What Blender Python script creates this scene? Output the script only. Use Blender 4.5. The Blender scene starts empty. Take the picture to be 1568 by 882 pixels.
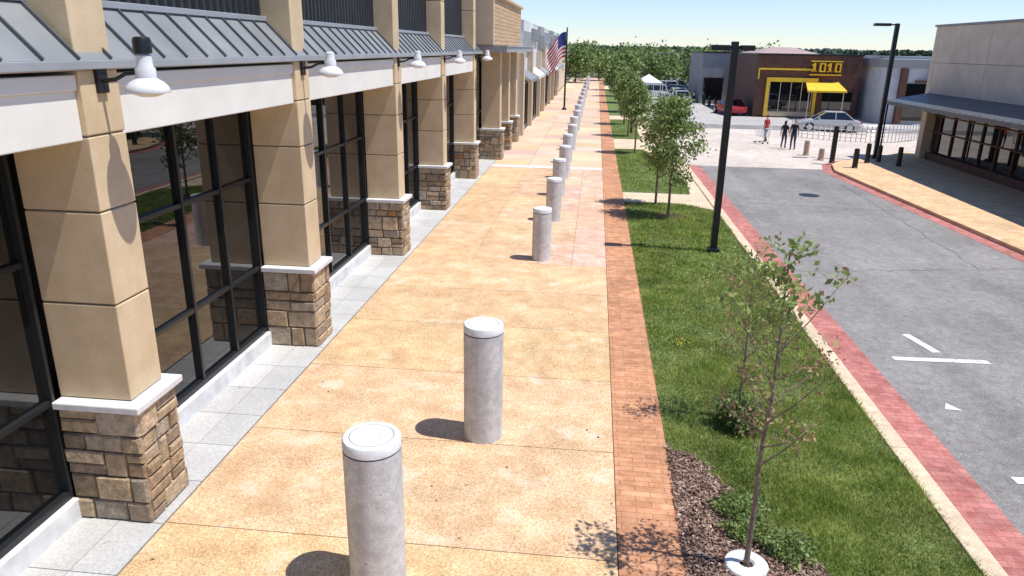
import bpy, math, random
import numpy as np
from mathutils import Vector, Matrix, Quaternion
R = random.Random(7)
scene = bpy.context.scene
COL = scene.collection

# ------------------------------------------------------------ materials
def _n(nt, t, **kw):
    n = nt.nodes.new(t)
    for k, v in kw.items():
        setattr(n, k, v)
    return n
def c4(c): return (c[0], c[1], c[2], 1.0)
def mat(name, c1, c2=None, scale=5, rough=.8, bump=0, bscale=None, attr=False, metal=0, spec=.4,
        large=None, lscale=.4, spots=None, trans=0, brick=None, detail=6, ior=None, stretch=None, streak=None, bdist=.02, speckle=None):
    m = bpy.data.materials.new(name); m.use_nodes = True
    nt = m.node_tree; nt.nodes.clear()
    out = _n(nt, 'ShaderNodeOutputMaterial'); p = _n(nt, 'ShaderNodeBsdfPrincipled')
    nt.links.new(p.outputs[0], out.inputs[0])
    p.inputs['Roughness'].default_value = rough; p.inputs['Metallic'].default_value = metal
    p.inputs['Specular IOR Level'].default_value = spec
    if ior: p.inputs['IOR'].default_value = ior
    tc = _n(nt, 'ShaderNodeTexCoord'); co = tc.outputs['Object']
    def mapped(sc):
        mp = _n(nt, 'ShaderNodeMapping'); mp.inputs['Scale'].default_value = sc
        nt.links.new(co, mp.inputs[0]); return mp.outputs[0]
    cs = mapped(stretch) if stretch else co
    def noise(s, d=detail, src=None, rg=.5):
        n = _n(nt, 'ShaderNodeTexNoise'); n.inputs['Scale'].default_value = s; n.inputs['Detail'].default_value = d
        n.inputs['Roughness'].default_value = rg
        nt.links.new(src or cs, n.inputs['Vector']); return n.outputs['Fac']
    def ramp(f, a, b, ca, cb):
        r = _n(nt, 'ShaderNodeValToRGB'); e = r.color_ramp.elements
        e[0].position = a; e[1].position = b; e[0].color = c4(ca); e[1].color = c4(cb)
        nt.links.new(f, r.inputs[0]); return r.outputs[0]
    def mix(kind, f, a, b):
        x = _n(nt, 'ShaderNodeMix', data_type='RGBA', blend_type=kind)
        if isinstance(f, float): x.inputs[0].default_value = f
        else: nt.links.new(f, x.inputs[0])
        nt.links.new(a, x.inputs[6])
        if isinstance(b, tuple): x.inputs[7].default_value = c4(b)
        else: nt.links.new(b, x.inputs[7])
        return x.outputs[2]
    c2 = c2 or c1
    col = ramp(noise(scale), .36, .64, c1, c2)
    if speckle:
        (ss, lo, hi) = speckle
        v = _n(nt, 'ShaderNodeTexVoronoi'); v.inputs['Scale'].default_value = ss; nt.links.new(co, v.inputs['Vector'])
        sp = _n(nt, 'ShaderNodeSeparateColor'); nt.links.new(v.outputs['Color'], sp.inputs[0])
        col = mix('MULTIPLY', 1.0, col, ramp(sp.outputs[0], 0, 1, lo, hi))
    if brick:
        w, h, mortar, mc, off = brick
        b = _n(nt, 'ShaderNodeTexBrick'); b.offset = off
        b.inputs['Scale'].default_value = 1; b.inputs['Brick Width'].default_value = w
        b.inputs['Row Height'].default_value = h; b.inputs['Mortar Size'].default_value = mortar
        b.inputs['Mortar Smooth'].default_value = .3
        b.inputs['Color1'].default_value = (.84,.84,.84,1); b.inputs['Color2'].default_value = (1.1, 1.1, 1.1, 1)
        b.inputs['Mortar'].default_value = c4(mc)
        nt.links.new(co, b.inputs['Vector'])
        col = mix('MULTIPLY', 1.0, col, b.outputs['Color'])
    if large:
        col = mix('MULTIPLY', 1.0, col, ramp(noise(lscale, 7, None, .6), .3, .7, (large[0],)*3, (large[1],)*3))
    if streak:
        (sc, lo, hi) = streak
        col = mix('MULTIPLY', 1.0, col, ramp(noise(1.0, 5, mapped(sc)), .32, .68, (lo,)*3, (hi,)*3))
    if spots:
        for (sc, ss, th, st) in spots:
            f = ramp(noise(ss, 5, co), th, th+.06, (0, 0, 0), (st,)*3)
            col = mix('MIX', f, col, sc)
    if attr:
        a = _n(nt, 'ShaderNodeAttribute', attribute_name='Col')
        col = mix('MULTIPLY', 1.0, col, a.outputs['Color'])
    nt.links.new(col, p.inputs['Base Color'])
    if bump:
        bn = _n(nt, 'ShaderNodeBump'); bn.inputs['Strength'].default_value = bump; bn.inputs['Distance'].default_value = bdist
        nt.links.new(noise(bscale or scale), bn.inputs['Height']); nt.links.new(bn.outputs[0], p.inputs['Normal'])
    if trans:
        t = _n(nt, 'ShaderNodeBsdfTranslucent'); nt.links.new(col, t.inputs[0])
        ms = _n(nt, 'ShaderNodeMixShader'); ms.inputs[0].default_value = trans
        nt.links.new(p.outputs[0], ms.inputs[1]); nt.links.new(t.outputs[0], ms.inputs[2]); nt.links.new(ms.outputs[0], out.inputs[0])
    return m

M = {}
M['pave'] = mat('orange_aggregate', (.69,.445,.235), (.81,.56,.325), 2.5, .9, .12, 140, attr=True, large=(.82,1.12), lscale=.9, detail=10, bdist=.004, speckle=(62,(.66,.61,.54),(1.20,1.24,1.32)),
                spots=[((.86,.74,.57), 1.6, .60, .30), ((.48,.28,.14), 1.1, .61, .25), ((.08,.06,.04), 5.0, .74, .8)])
M['pave_far'] = mat('pink_paver', (.64,.45,.31), (.78,.58,.43), 14, .9, .1, 50, attr=True, large=(.85,1.1), lscale=.4)
M['gap'] = mat('joint_dirt', (.12,.08,.05), (.2,.14,.09), 10, .95)
M['conc'] = mat('grey_concrete', (.52,.505,.48), (.61,.595,.565), 22, .9, .1, 60, attr=True, large=(.84,1.05), lscale=.9, speckle=(70,(.88,.88,.88),(1.1,1.1,1.1)), spots=[((.22,.20,.18), 5, .68, .5)])
M['brick'] = mat('brick_paver', (.53,.245,.125), (.69,.355,.195), 5, .9, .3, 40, large=(.74,1.12), lscale=.7, brick=(.39,.118,.006,(.55,.5,.47),.5), speckle=(80,(.85,.85,.85),(1.12,1.12,1.12)))
M['redbrick'] = mat('red_brick_band', (.47,.16,.135), (.60,.255,.215), 5, .9, .3, 40, large=(.74,1.12), lscale=.7, brick=(.24,.12,.006,(.62,.6,.6),.5), speckle=(80,(.85,.85,.85),(1.12,1.12,1.12)))
M['cream'] = mat('cream_concrete', (.66,.51,.34), (.78,.63,.45), 8, .9, .2, 40, large=(.76,1.1), lscale=.8, speckle=(70,(.85,.85,.85),(1.12,1.12,1.12)))
M['asphalt'] = mat('asphalt', (.245,.228,.21), (.305,.287,.268), 6, .9, .3, 120, large=(.78,1.14), lscale=.35, streak=((1.1,.07,1),.86,1.1), detail=8, speckle=(75,(.66,.66,.66),(1.30,1.30,1.30)), bdist=.008,
                   spots=[((.11,.105,.10), 1.1, .66, .4), ((.45,.43,.40), 3.2, .68, .3), ((.05,.05,.05), 5, .72, .7)])
M['plaza'] = mat('light_pavement', (.58,.49,.41), (.70,.61,.52), 3, .9, .1, 30, large=(.80,1.1), lscale=.2)
M['lot'] = mat('parking_pavement', (.42,.40,.37), (.54,.51,.47), 3, .9, .1, 30, large=(.85,1.1), lscale=.1)
M['ground'] = mat('ground_mix', (.10,.12,.05), (.22,.20,.13), .05, .95, large=(.7,1.2), lscale=.01)
M['lawnsoil'] = mat('lawn_soil', (.10,.15,.035), (.19,.24,.075), 6, .95, .4, 30, large=(.7,1.2), lscale=.8)
M['blade'] = mat('grass_blade', (.175,.265,.045), (.32,.40,.11), 1.6, .7, attr=True, trans=.3, spec=.2, large=(.68,1.25), lscale=.7)
M['mulchbase'] = mat('mulch_soil', (.09,.05,.035), (.19,.12,.085), 18, .95, .8, 30)
M['chip'] = mat('mulch_chip', (.18,.10,.07), (.42,.30,.23), 8, .95, attr=True)
M['stucco'] = mat('tan_stucco', (.66,.50,.305), (.73,.565,.36), 3, .9, .3, 140, large=(.90,1.04), lscale=.8, bdist=.01, streak=((1.5,1.5,.25),.94,1.03), speckle=(90,(.93,.93,.93),(1.05,1.05,1.05)))
M['stucco_l'] = mat('tan_stucco_band', (.60,.48,.33), (.64,.52,.37), 3, .9, .15, 120)
M['stone'] = mat('stone_veneer', (.76,.76,.76), (1.26,1.22,1.16), 9, .9, .9, 22, attr=True, detail=9, speckle=(60,(.85,.85,.85),(1.12,1.12,1.12)))
M['mortar'] = mat('mortar', (.20,.17,.13), (.27,.23,.18), 12, .95, .4, 40)
M['cap'] = mat('cast_stone_cap', (.66,.65,.64), (.76,.75,.74), 8, .8, .1, 40)
M['beam'] = mat('cream_beam', (.82,.79,.71), (.86,.84,.76), 2, .8, .1, 60, streak=((.8,.8,.5),.92,1.02))
M['kerbw'] = mat('white_kerb', (.68,.68,.67), (.80,.80,.79), 4, .8, .1, 60, large=(.80,1.05), lscale=1)
M['glass'] = mat('storefront_glass', (.006,.007,.008), rough=.012, spec=.7, ior=1.65)
M['frame'] = mat('dark_bronze_frame', (.018,.020,.022), rough=.35)
M['roof'] = mat('grey_metal_roof', (.26,.27,.27), (.32,.33,.33), 1.5, .5, metal=.2, large=(.88,1.05))
M['seam'] = mat('roof_seam', (.10,.105,.11), (.13,.135,.14), 1.5, .5, metal=.2)
M['roofedge'] = mat('metal_trim', (.36,.375,.385), (.42,.43,.44), 2, .45, metal=.2)
M['corr'] = mat('charcoal_metal_panel', (.022,.023,.026), (.032,.033,.036), 2, .5)
M['black'] = mat('black_paint', (.012,.012,.012), (.018,.018,.018), 4, .4)
M['white'] = mat('white_enamel', (.72,.72,.72), (.78,.78,.78), 4, .35, large=(.9,1.03), lscale=6)
M['boll'] = mat('bollard_concrete', (.55,.545,.54), (.69,.685,.68), 9, .85, .3, 70, large=(.84,1.06), lscale=1.6, detail=9, speckle=(90,(.86,.86,.86),(1.1,1.1,1.1)),
                spots=[((.26,.25,.25), 9, .68, .6)], streak=((5,5,.5),.92,1.04))
M['bcap'] = mat('bollard_white_cap', (.68,.69,.71), (.82,.82,.83), 9, .7, .2, 40, spots=[((.42,.41,.40), 5, .60, .5)])
M['groove'] = mat('cap_joint', (.22,.22,.22), rough=.9)
M['line'] = mat('road_paint', (.70,.70,.69), (.84,.84,.83), 15, .8, spots=[((.28,.27,.27), 9, .60, .7)])
M['siding'] = mat('wood_siding', (.50,.32,.17), (.64,.44,.25), 2, .7, stretch=(1,.3,6))
M['bark'] = mat('bark', (.16,.12,.09), (.27,.22,.18), 20, .95, .5, 40)
M['bark2'] = mat('pale_bark', (.17,.13,.10), (.30,.24,.19), 20, .95, .5, 40)
M['leafA'] = mat('leaf_light', (.24,.33,.09), (.34,.43,.15), 3, .6, attr=True, trans=.35)
M['leafB'] = mat('leaf_dark', (.09,.14,.04), (.16,.22,.07), 3, .7, attr=True, trans=.25)
M['leafP'] = mat('leaf_pinkish', (.36,.17,.12), (.42,.30,.16), 3, .7, attr=True, trans=.3)
M['far'] = mat('far_foliage', (.05,.08,.05), (.09,.13,.075), .15, .9, attr=True)
M['hazy'] = mat('haze_tinted_foliage', (.10,.15,.16), (.13,.19,.19), .05, .95, attr=True)  # distance haze painted in as a bluish leaf colour
M['brown'] = mat('brown_cladding', (.10,.045,.03), (.14,.065,.045), 2, .7)
M['greyw'] = mat('grey_wall', (.28,.28,.28), (.34,.34,.34), 1, .8)
M['whitew'] = mat('white_wall', (.60,.61,.62), (.70,.71,.71), 1, .8, large=(.9,1.03))
M['beige'] = mat('beige_stucco', (.62,.52,.40), (.70,.59,.46), 1.5, .85, .1, 60, large=(.92,1.04))
M['yellow'] = mat('yellow_paint', (.80,.50,.03), (.85,.56,.05), 2, .6)
M['pinkroof'] = mat('faded_roof', (.38,.27,.25), (.46,.34,.31), 3, .8)
M['red'] = mat('red_paint', (.50,.03,.03), rough=.4)
M['blue'] = mat('flag_blue', (.03,.05,.20), rough=.8)
M['flagw'] = mat('flag_white', (.75,.73,.70), rough=.8)
M['flagr'] = mat('flag_red', (.50,.03,.04), rough=.8)
M['skin'] = mat('skin', (.50,.30,.21), rough=.6)
M['hair'] = mat('hair', (.03,.02,.015), rough=.7)
M['denim'] = mat('denim', (.05,.06,.10), rough=.9)
M['tee'] = mat('dark_shirt', (.02,.02,.025), rough=.9)
M['redtee'] = mat('red_shirt', (.45,.04,.05), rough=.9)
M['chrome'] = mat('metal_rail', (.60,.61,.63), rough=.35, metal=.6)
M['tyre'] = mat('tyre', (.02,.02,.02), rough=.9)
M['tanb'] = mat('tan_post', (.42,.31,.22), (.5,.38,.28), 6, .85)

# ------------------------------------------------------------ mesh builder
class MB:
    def __init__(s): s.v = []; s.f = []; s.m = []; s.c = []
    def add(s, vs, fs, mi=0, col=(1,1,1)):
        o = len(s.v); s.v += [tuple(v) for v in vs]
        for f in fs:
            s.f.append(tuple(i+o for i in f)); s.m.append(mi); s.c.append(col)
    def box(s, x0, x1, y0, y1, z0, z1, mi=0, col=(1,1,1)):
        s.add([(x0,y0,z0),(x1,y0,z0),(x1,y1,z0),(x0,y1,z0),(x0,y0,z1),(x1,y0,z1),(x1,y1,z1),(x0,y1,z1)],
              [(0,3,2,1),(4,5,6,7),(0,1,5,4),(1,2,6,5),(2,3,7,6),(3,0,4,7)], mi, col)
    def poly(s, pts, z, mi=0, col=(1,1,1)):
        s.add([(p[0],p[1],z) for p in pts], [tuple(range(len(pts)))], mi, col)
    def prism(s, pts, z0, z1, mi=0, col=(1,1,1)):
        n = len(pts)
        s.add([(p[0],p[1],z0) for p in pts]+[(p[0],p[1],z1) for p in pts],
              [tuple(range(n, 2*n)), tuple(range(n-1, -1, -1))]+[(i,(i+1)%n,(i+1)%n+n,i+n) for i in range(n)], mi, col)
    def lathe(s, prof, n=32, cx=0, cy=0, mi=0, cap=True, mis=None):
        o = []
        for (r, z) in prof:
            for i in range(n):
                a = 2*math.pi*i/n; o.append((cx+r*math.cos(a), cy+r*math.sin(a), z))
        base = len(s.v); s.v += o
        for k in range(len(prof)-1):
            for i in range(n):
                j = (i+1) % n
                s.f.append((base+k*n+i, base+k*n+j, base+(k+1)*n+j, base+(k+1)*n+i)); s.m.append(mis[k] if mis else mi); s.c.append((1,1,1))
        if cap:
            s.f.append(tuple(base+(len(prof)-1)*n+i for i in range(n))); s.m.append(mis[-1] if mis else mi); s.c.append((1,1,1))
            s.f.append(tuple(base+i for i in range(n-1,-1,-1))); s.m.append(mi); s.c.append((1,1,1))
    def tube(s, pts, rad, n=8, mi=0, col=(1,1,1)):
        pts = [Vector(p) for p in pts]; vs = []
        for i, p in enumerate(pts):
            d = (pts[min(i+1, len(pts)-1)]-pts[max(i-1, 0)]).normalized()
            a = d.orthogonal().normalized() if abs(d.z) < .9 else Vector((1,0,0)); a = (a-d*a.dot(d)).normalized(); b = d.cross(a)
            r = rad[i] if isinstance(rad, (list, tuple)) else rad
            for k in range(n):
                t = 2*math.pi*k/n; vs.append(p+a*r*math.cos(t)+b*r*math.sin(t))
        fs = [(i*n+k, i*n+(k+1)%n, (i+1)*n+(k+1)%n, (i+1)*n+k) for i in range(len(pts)-1) for k in range(n)]
        fs += [tuple(range(n-1,-1,-1)), tuple(range((len(pts)-1)*n, len(pts)*n))]
        s.add(vs, fs, mi, col)
    def build(s, name, mats, parent=None, loc=(0,0,0), rot=0, smooth=False, bevel=0, attr=False):
        me = bpy.data.meshes.new(name); me.from_pydata(s.v, [], s.f)
        for m in mats: me.materials.append(M[m])
        me.polygons.foreach_set('material_index', s.m)
        if attr:
            a = me.color_attributes.new('Col', 'FLOAT_COLOR', 'CORNER')
            arr = []
            for f, c in zip(s.f, s.c): arr += [c[0],c[1],c[2],1.0]*len(f)
            a.data.foreach_set('color', arr)
        if smooth:
            me.polygons.foreach_set('use_smooth', [True]*len(s.f))
        me.update()
        ob = bpy.data.objects.new(name, me); COL.objects.link(ob); ob.location = loc; ob.rotation_euler = (0,0,rot)
        if smooth:
            try: me.set_sharp_from_angle(angle=math.radians(35))
            except Exception: pass
        if bevel:
            b = ob.modifiers.new('bevel', 'BEVEL'); b.width = bevel; b.segments = 2; b.limit_method = 'ANGLE'
        if parent: ob.parent = parent
        return ob
def empty(name, loc=(0,0,0), rot=0):
    e = bpy.data.objects.new(name, None); COL.objects.link(e); e.location = loc; e.rotation_euler = (0,0,rot); e.empty_display_size = .2
    return e
def quads(name, P, S, mats, mi=None, colv=None, parent=None, loc=(0,0,0), flat=None, rng=None, aspect=.55):
    rng = rng or np.random.default_rng(1); n = len(P)
    a = rng.normal(size=(n,3)); 
    if flat is not None: a[:,2] *= flat
    a /= np.linalg.norm(a, axis=1)[:,None]+1e-9
    b = rng.normal(size=(n,3))
    if flat is not None: b[:,2] *= flat
    b = b-(b*a).sum(1)[:,None]*a; b /= np.linalg.norm(b, axis=1)[:,None]+1e-9
    s = S[:,None]
    V = np.stack([P-a*s, P-b*s*aspect, P+a*s, P+b*s*aspect], 1).reshape(-1,3)
    me = bpy.data.meshes.new(name); me.vertices.add(n*4); me.vertices.foreach_set('co', V.astype(np.float32).ravel())
    me.loops.add(n*4); me.loops.foreach_set('vertex_index', np.arange(n*4, dtype=np.int32))
    me.polygons.add(n); me.polygons.foreach_set('loop_start', np.arange(0,n*4,4,dtype=np.int32))
    try: me.polygons.foreach_set('loop_total', np.full(n,4,dtype=np.int32))
    except Exception: pass
    for m in mats: me.materials.append(M[m])
    me.update(calc_edges=True)
    if mi is not None: me.polygons.foreach_set('material_index', mi.astype(np.int32))
    at = me.color_attributes.new('Col', 'FLOAT_COLOR', 'CORNER')
    cv = colv if colv is not None else rng.uniform(.7,1.25,n)
    c = np.ones((n,4,4)); c[:,:,:3] = cv[:,None,None]; at.data.foreach_set('color', c.astype(np.float32).ravel())
    ob = bpy.data.objects.new(name, me); COL.objects.link(ob); ob.location = loc
    if parent: ob.parent = parent
    return ob

# ------------------------------------------------------------ ground
b = MB(); b.poly([(-2500,-300),(2500,-300),(2500,4500),(-2500,4500)], -.16); b.build('ground', ['ground'])
b = MB()
b.box(-4.88,.52,-8,150,-.16,-.012, 1)
y = 6.95-2.35*5
while y < 35.0:
    y1 = y+2.35
    xs = [-4.88,-3.1,-1.3,-.4,.52] if y > 18 else [-4.88,.52]
    for i in range(len(xs)-1):
        t = R.uniform(.93,1.06); c = (t, t*R.uniform(.98,1.02), t*R.uniform(.95,1.06))
        if len(xs) > 2: c = (t, t*R.uniform(.95,1.03), t*R.uniform(.95,1.1))
        if len(xs) > 2 and i >= 2: c = (t, t*R.uniform(.92,1.02), t*R.uniform(1.1,1.35))
        b.box(xs[i]+.005, xs[i+1]-.005, y+.006, min(y1,35.1)-.006, -.15, 0, 0, c)
    y = y1
b.build('sidewalk', ['pave','gap'], attr=True)
b = MB(); b.box(-4.88,.52,35.12,35.8,-.15,.004, 0)
b.build('crossing_strip', ['kerbw'])
b = MB(); y = 35.82
while y < 150:
    xs = [-4.88,-3.1,-1.3,.52]
    for i in range(3):
        t = R.uniform(.88,1.08); b.box(xs[i]+.01, xs[i+1]-.01, y+.01, y+1.9, -.15, 0, 0, (t, t*R.uniform(.94,1.04), t*R.uniform(.85,1.1)))
    y += 1.91
b.build('paver_sidewalk', ['pave_far'], attr=True)
b = MB(); y = -4
while y < 48:
    for (xa, xb) in ((-6.4,-5.45),(-5.45,-4.9)):
        t = R.uniform(.92,1.05); b.box(xa+.004, xb-.004, y+.005, y+.905, -.15, -.002, 0, (t,t,t))
    y += .91
b.box(-6.4,-4.88,-4,100,-.16,-.02,1)
b.build('concrete_path', ['conc','gap'], attr=True)
b = MB(); b.box(.527,1.29,-8,150,-.15,.0); b.build('brick_path', ['brick'])
b = MB(); b.box(1.295,4.56,-8,27.7,-.15,-.01); b.box(1.295,4.56,27.7,120,-.15,-.01)
y = -8
while y < 38:
    b.box(4.56,4.83,y+.004,min(y+3,38.3)-.004,-.15,.03); y += 3
b.build('kerb', ['cream'], bevel=.015)
b = MB(); b.box(4.834,5.5,-8,38.3,-.15,-.096); b.build('brick_gutter', ['redbrick'])
def kx(y): return 12.87-.063*(y-22.5)
b = MB(); b.poly([(5.4,-10),(kx(-10)+.1,-10),(kx(38.4)+.1,38.4),(4.7,38.4)], -.100); b.build('road', ['asphalt'])
b = MB(); b.poly([(1.0,38.4),(40,38.4),(40,58),(1.0,58)], -.104); b.build('crosswalk_plaza', ['plaza'])
b = MB(); b.poly([(1.0,58),(70,58),(70,61.5),(1.0,61.5)], -.108); b.build('cross_road', ['asphalt'])
b = MB(); b.poly([(3.0,61.5),(120,61.5),(120,190),(3.0,190)], -.112); b.build('parking_lot', ['lot'])
b = MB()
pts = [(kx(-10)-.5,-10),(kx(-10),-10),(kx(37.5),37.5),(12.4,39.6),(13.4,41.2),(15,42.2),(15,42.7),(13.1,41.7),(12.0,39.9),(kx(37.5)-.5,37.5)]
b.poly(pts, -.094); b.build('brick_edging', ['redbrick'])
b = MB(); b.prism([(kx(-10),-10),(18.6,-10),(18.6,46),(15,42.2),(13.4,41.2),(12.4,39.6),(kx(37.5),37.5)], -.15, .03); b.build('storefront_pavement', ['pave'], attr=True, bevel=.02)
b = MB()
def quad(p, q, w):
    p = Vector(p); q = Vector(q); d = (q-p).normalized(); n = Vector((-d.y, d.x))*w/2
    b.poly([(p-n)[:], (q-n)[:], (q+n)[:], (p+n)[:]], -.092)
quad((5.99,13.72),(7.78,13.80),.17); quad((6.74,15.1),(6.98,14.15),.17); quad((6.05,9.5),(7.9,9.6),.17); quad((6.0,4.6),(7.9,4.7),.17)
b.poly([(6.05,11.62),(6.32,11.60),(6.16,11.86)], -.092)
for i in range(6): quad((5.9,66+i*2.8),(9.9,66+i*2.8),.12); quad((12.9,66+i*2.8),(15,66+i*2.8),.12)
b.build('road_marking', ['line'])
b = MB(); b.lathe([(.28,-.096),(.28,-.086),(.25,-.086),(.25,-.09),(.0,-.09)], 28, 7.55, 9.05, cap=False); b.build('asphalt_patch', ['greyw'])
b = MB(); b.lathe([(.42,-.096),(.40,-.09),(.0,-.09)], 24, 9.0, 31.0, cap=False); b.build('asphalt_patch', ['black'])  # stands for a dark asphalt patch, built like a manhole disc
b = MB()
def crack(x0,y0,x1,y1,w,z,seed):
    rr = random.Random(seed); n = 26; L = []
    for i in range(n+1):
        t = i/n; L.append((x0+(x1-x0)*t+rr.uniform(-.09,.09), y0+(y1-y0)*t+rr.uniform(-.09,.09)))
    for i in range(n):
        p, q = Vector(L[i]), Vector(L[i+1]); d = (q-p).normalized(); m = Vector((-d.y,d.x))*w*rr.uniform(.3,1)
        b.add([(*(p-m),z),(*(q-m),z),(*(q+m),z),(*(p+m),z)],[(0,1,2,3)])
crack(5.6,19.5,12.9,21.0,.009,-.0955,1); crack(5.7,29,12.2,28.2,.010,-.0955,3); crack(10.8,20.6,11.2,34,.010,-.0955,4)
b.build('pavement_crack', ['black'])
rg = np.random.default_rng(9); n = 150
P = np.stack([rg.uniform(-4.8,5.4,n),rg.uniform(5,30,n),np.full(n,.012)],1); P[P[:,0]>4.9,2] = -.085
k = (P[:,0]<1.2)|(P[:,0]>4.85); quads('leaf_litter',P[k],rg.uniform(.01,.03,k.sum()),['chip'],colv=rg.uniform(.4,1.1,k.sum()),flat=.12,rng=rg)

# ------------------------------------------------------------ lawn
def mulch_x(y):
    xs = np.interp(y, [-5,7.0,7.4,7.8,8.1,8.5,9.0,9.3,9.6,9.65], [2.9,2.85,2.45,2.0,1.8,1.95,1.85,1.6,1.3,0])
    return xs + .06*np.sin(y*9)+.05*np.sin(y*23)
L2 = [(1.3,29.7),(4.0,29.7),(4.2,32.5),(3.8,36),(3.35,39),(2.95,43.3),(1.3,43.3)]
b = MB()
b.poly([(1.3,-8),(4.55,-8),(4.55,26.6),(3.4,27.7),(1.3,27.7)], .0)
b.poly(L2, .0); b.poly([(1.3,48.4),(3.1,48.4),(3.2,62),(1.3,62)], .0); b.poly([(1.3,66),(3.6,66),(3.8,110),(1.3,110)], .0)
lawn = empty('lawn'); b.build('turf', ['lawnsoil'], lawn)
rng = np.random.default_rng(5)
def inL(x, y):
    ok = (x>1.31)&(x<4.60)&(y<27.6)&~((x>3.4)&(y>26.6-(x-4.55)*.95)&(y>26.6))
    l2 = (y>29.75)&(y<43.2)&(x<np.interp(y,[29.7,32.5,36,39,43.3],[4.0,4.2,3.8,3.35,2.95]))
    l3 = (y>48.4)&(y<62)&(x<3.1)
    l1 = ok & ~(x < mulch_x(y))
    return (l1 | l2 | l3) & (x > 1.28)
parts = []
for (ya, yb, dens) in ((5.5,9,4800),(9,13,3400),(13,18,2000),(18,28,1100),(29.7,43.3,450),(48.4,62,200)):
    n = int((yb-ya)*3.35*dens); x = rng.uniform(1.27,4.62,n); yy = rng.uniform(ya,yb,n)
    patch = np.sin(x*2.1+np.sin(yy*1.3)*2)*np.sin(yy*1.7+x)*.5+.5
    k = inL(x,yy) & (rng.uniform(size=n) < .5+.5*patch)
    s = 1.0 if yb<14 else (1.5 if yb<19 else 2.2)
    parts.append(np.stack([x[k],yy[k],np.full(k.sum(),s),patch[k]],1))
G = np.concatenate(parts); n = len(G)
h = rng.uniform(.03,.085,n)*(.75+.6*G[:,3]); w = .0058*G[:,2]*rng.uniform(.7,1.4,n); ang = rng.uniform(0,2*math.pi,n); lx = rng.normal(0,.04,n); ly = rng.normal(0,.04,n)
base = np.stack([G[:,0],G[:,1],np.zeros(n)],1); dx = np.stack([np.cos(ang)*w,np.sin(ang)*w,np.zeros(n)],1)
tip = base+np.stack([lx,ly,h],1)
V = np.stack([base-dx,base+dx,tip],1).reshape(-1,3)
me = bpy.data.meshes.new('grass_blades'); me.vertices.add(n*3); me.vertices.foreach_set('co', V.astype(np.float32).ravel())
me.loops.add(n*3); me.loops.foreach_set('vertex_index', np.arange(n*3,dtype=np.int32)); me.polygons.add(n); me.polygons.foreach_set('loop_start', np.arange(0,n*3,3,dtype=np.int32))
try: me.polygons.foreach_set('loop_total', np.full(n,3,dtype=np.int32))
except Exception: pass
me.materials.append(M['blade']); me.update(calc_edges=True)
at = me.color_attributes.new('Col','FLOAT_COLOR','CORNER'); c = np.ones((n,3,4)); t = rng.uniform(.75,1.3,n)*(.85+.3*G[:,3]); yl = rng.uniform(.9,1.35,n)
c[:,:,0] = (t*yl)[:,None]; c[:,:,1] = t[:,None]; c[:,:,2] = t[:,None]; at.data.foreach_set('color', c.astype(np.float32).ravel())
ob = bpy.data.objects.new('grass_blades', me); COL.objects.link(ob); ob.parent = lawn
mul = empty('mulch_bed')
ys = np.linspace(2,9.62,60); pts = [(1.3,2.0)]+[(float(max(1.32,mulch_x(v))),float(v)) for v in ys]+[(1.3,9.62)]
b = MB(); b.poly(pts, .012); b.build('soil', ['mulchbase'], mul)
n = 16000; yy = rng.uniform(5.3,9.6,n); x = rng.uniform(1.27,2.95,n); k = x < mulch_x(yy)+.04
P = np.stack([x[k],yy[k],rng.uniform(.015,.05,k.sum())],1)
quads('chips', P, rng.uniform(.012,.04,k.sum()), ['chip'], colv=rng.uniform(.4,1.7,k.sum()), parent=mul, flat=.35, rng=rng, aspect=.4)

# ------------------------------------------------------------ bollards
def bollard(x, y, h, r, rot):
    b = MB()
    prof = [(r*1.015,0),(r*1.005,.03),(r,.06),(r,h-.13),(r*.97,h-.128),(r*.97,h-.112),(r*1.0,h-.11),(r*1.0,h-.022),(r*.965,h-.004),(r*.93,h),(r*.77,h),(r*.755,h-.008),(r*.74,h),(0.001,h+.004)]
    mis = [0,0,0,2,2,2,1,1,1,1,2,2,1]
    b.lathe(prof, 44, mi=0, cap=False, mis=mis)
    return b.build('bollard', ['boll','bcap','groove'], loc=(x,y,0), rot=rot, smooth=True)
bollard(-2.06,6.29,1.78,.295,0); bollard(-1.41,9.56,1.78,.285,1.3)
for i, yb in enumerate([19.2,24.0,28.5,32.6,37.2,42.2,47.2,52.4,57.6,63,69,75,82,90,99,109,120]):
    bollard(-1.25+(.05 if i%2 else 0), yb, 1.43, .255, i*2.1)

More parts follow.
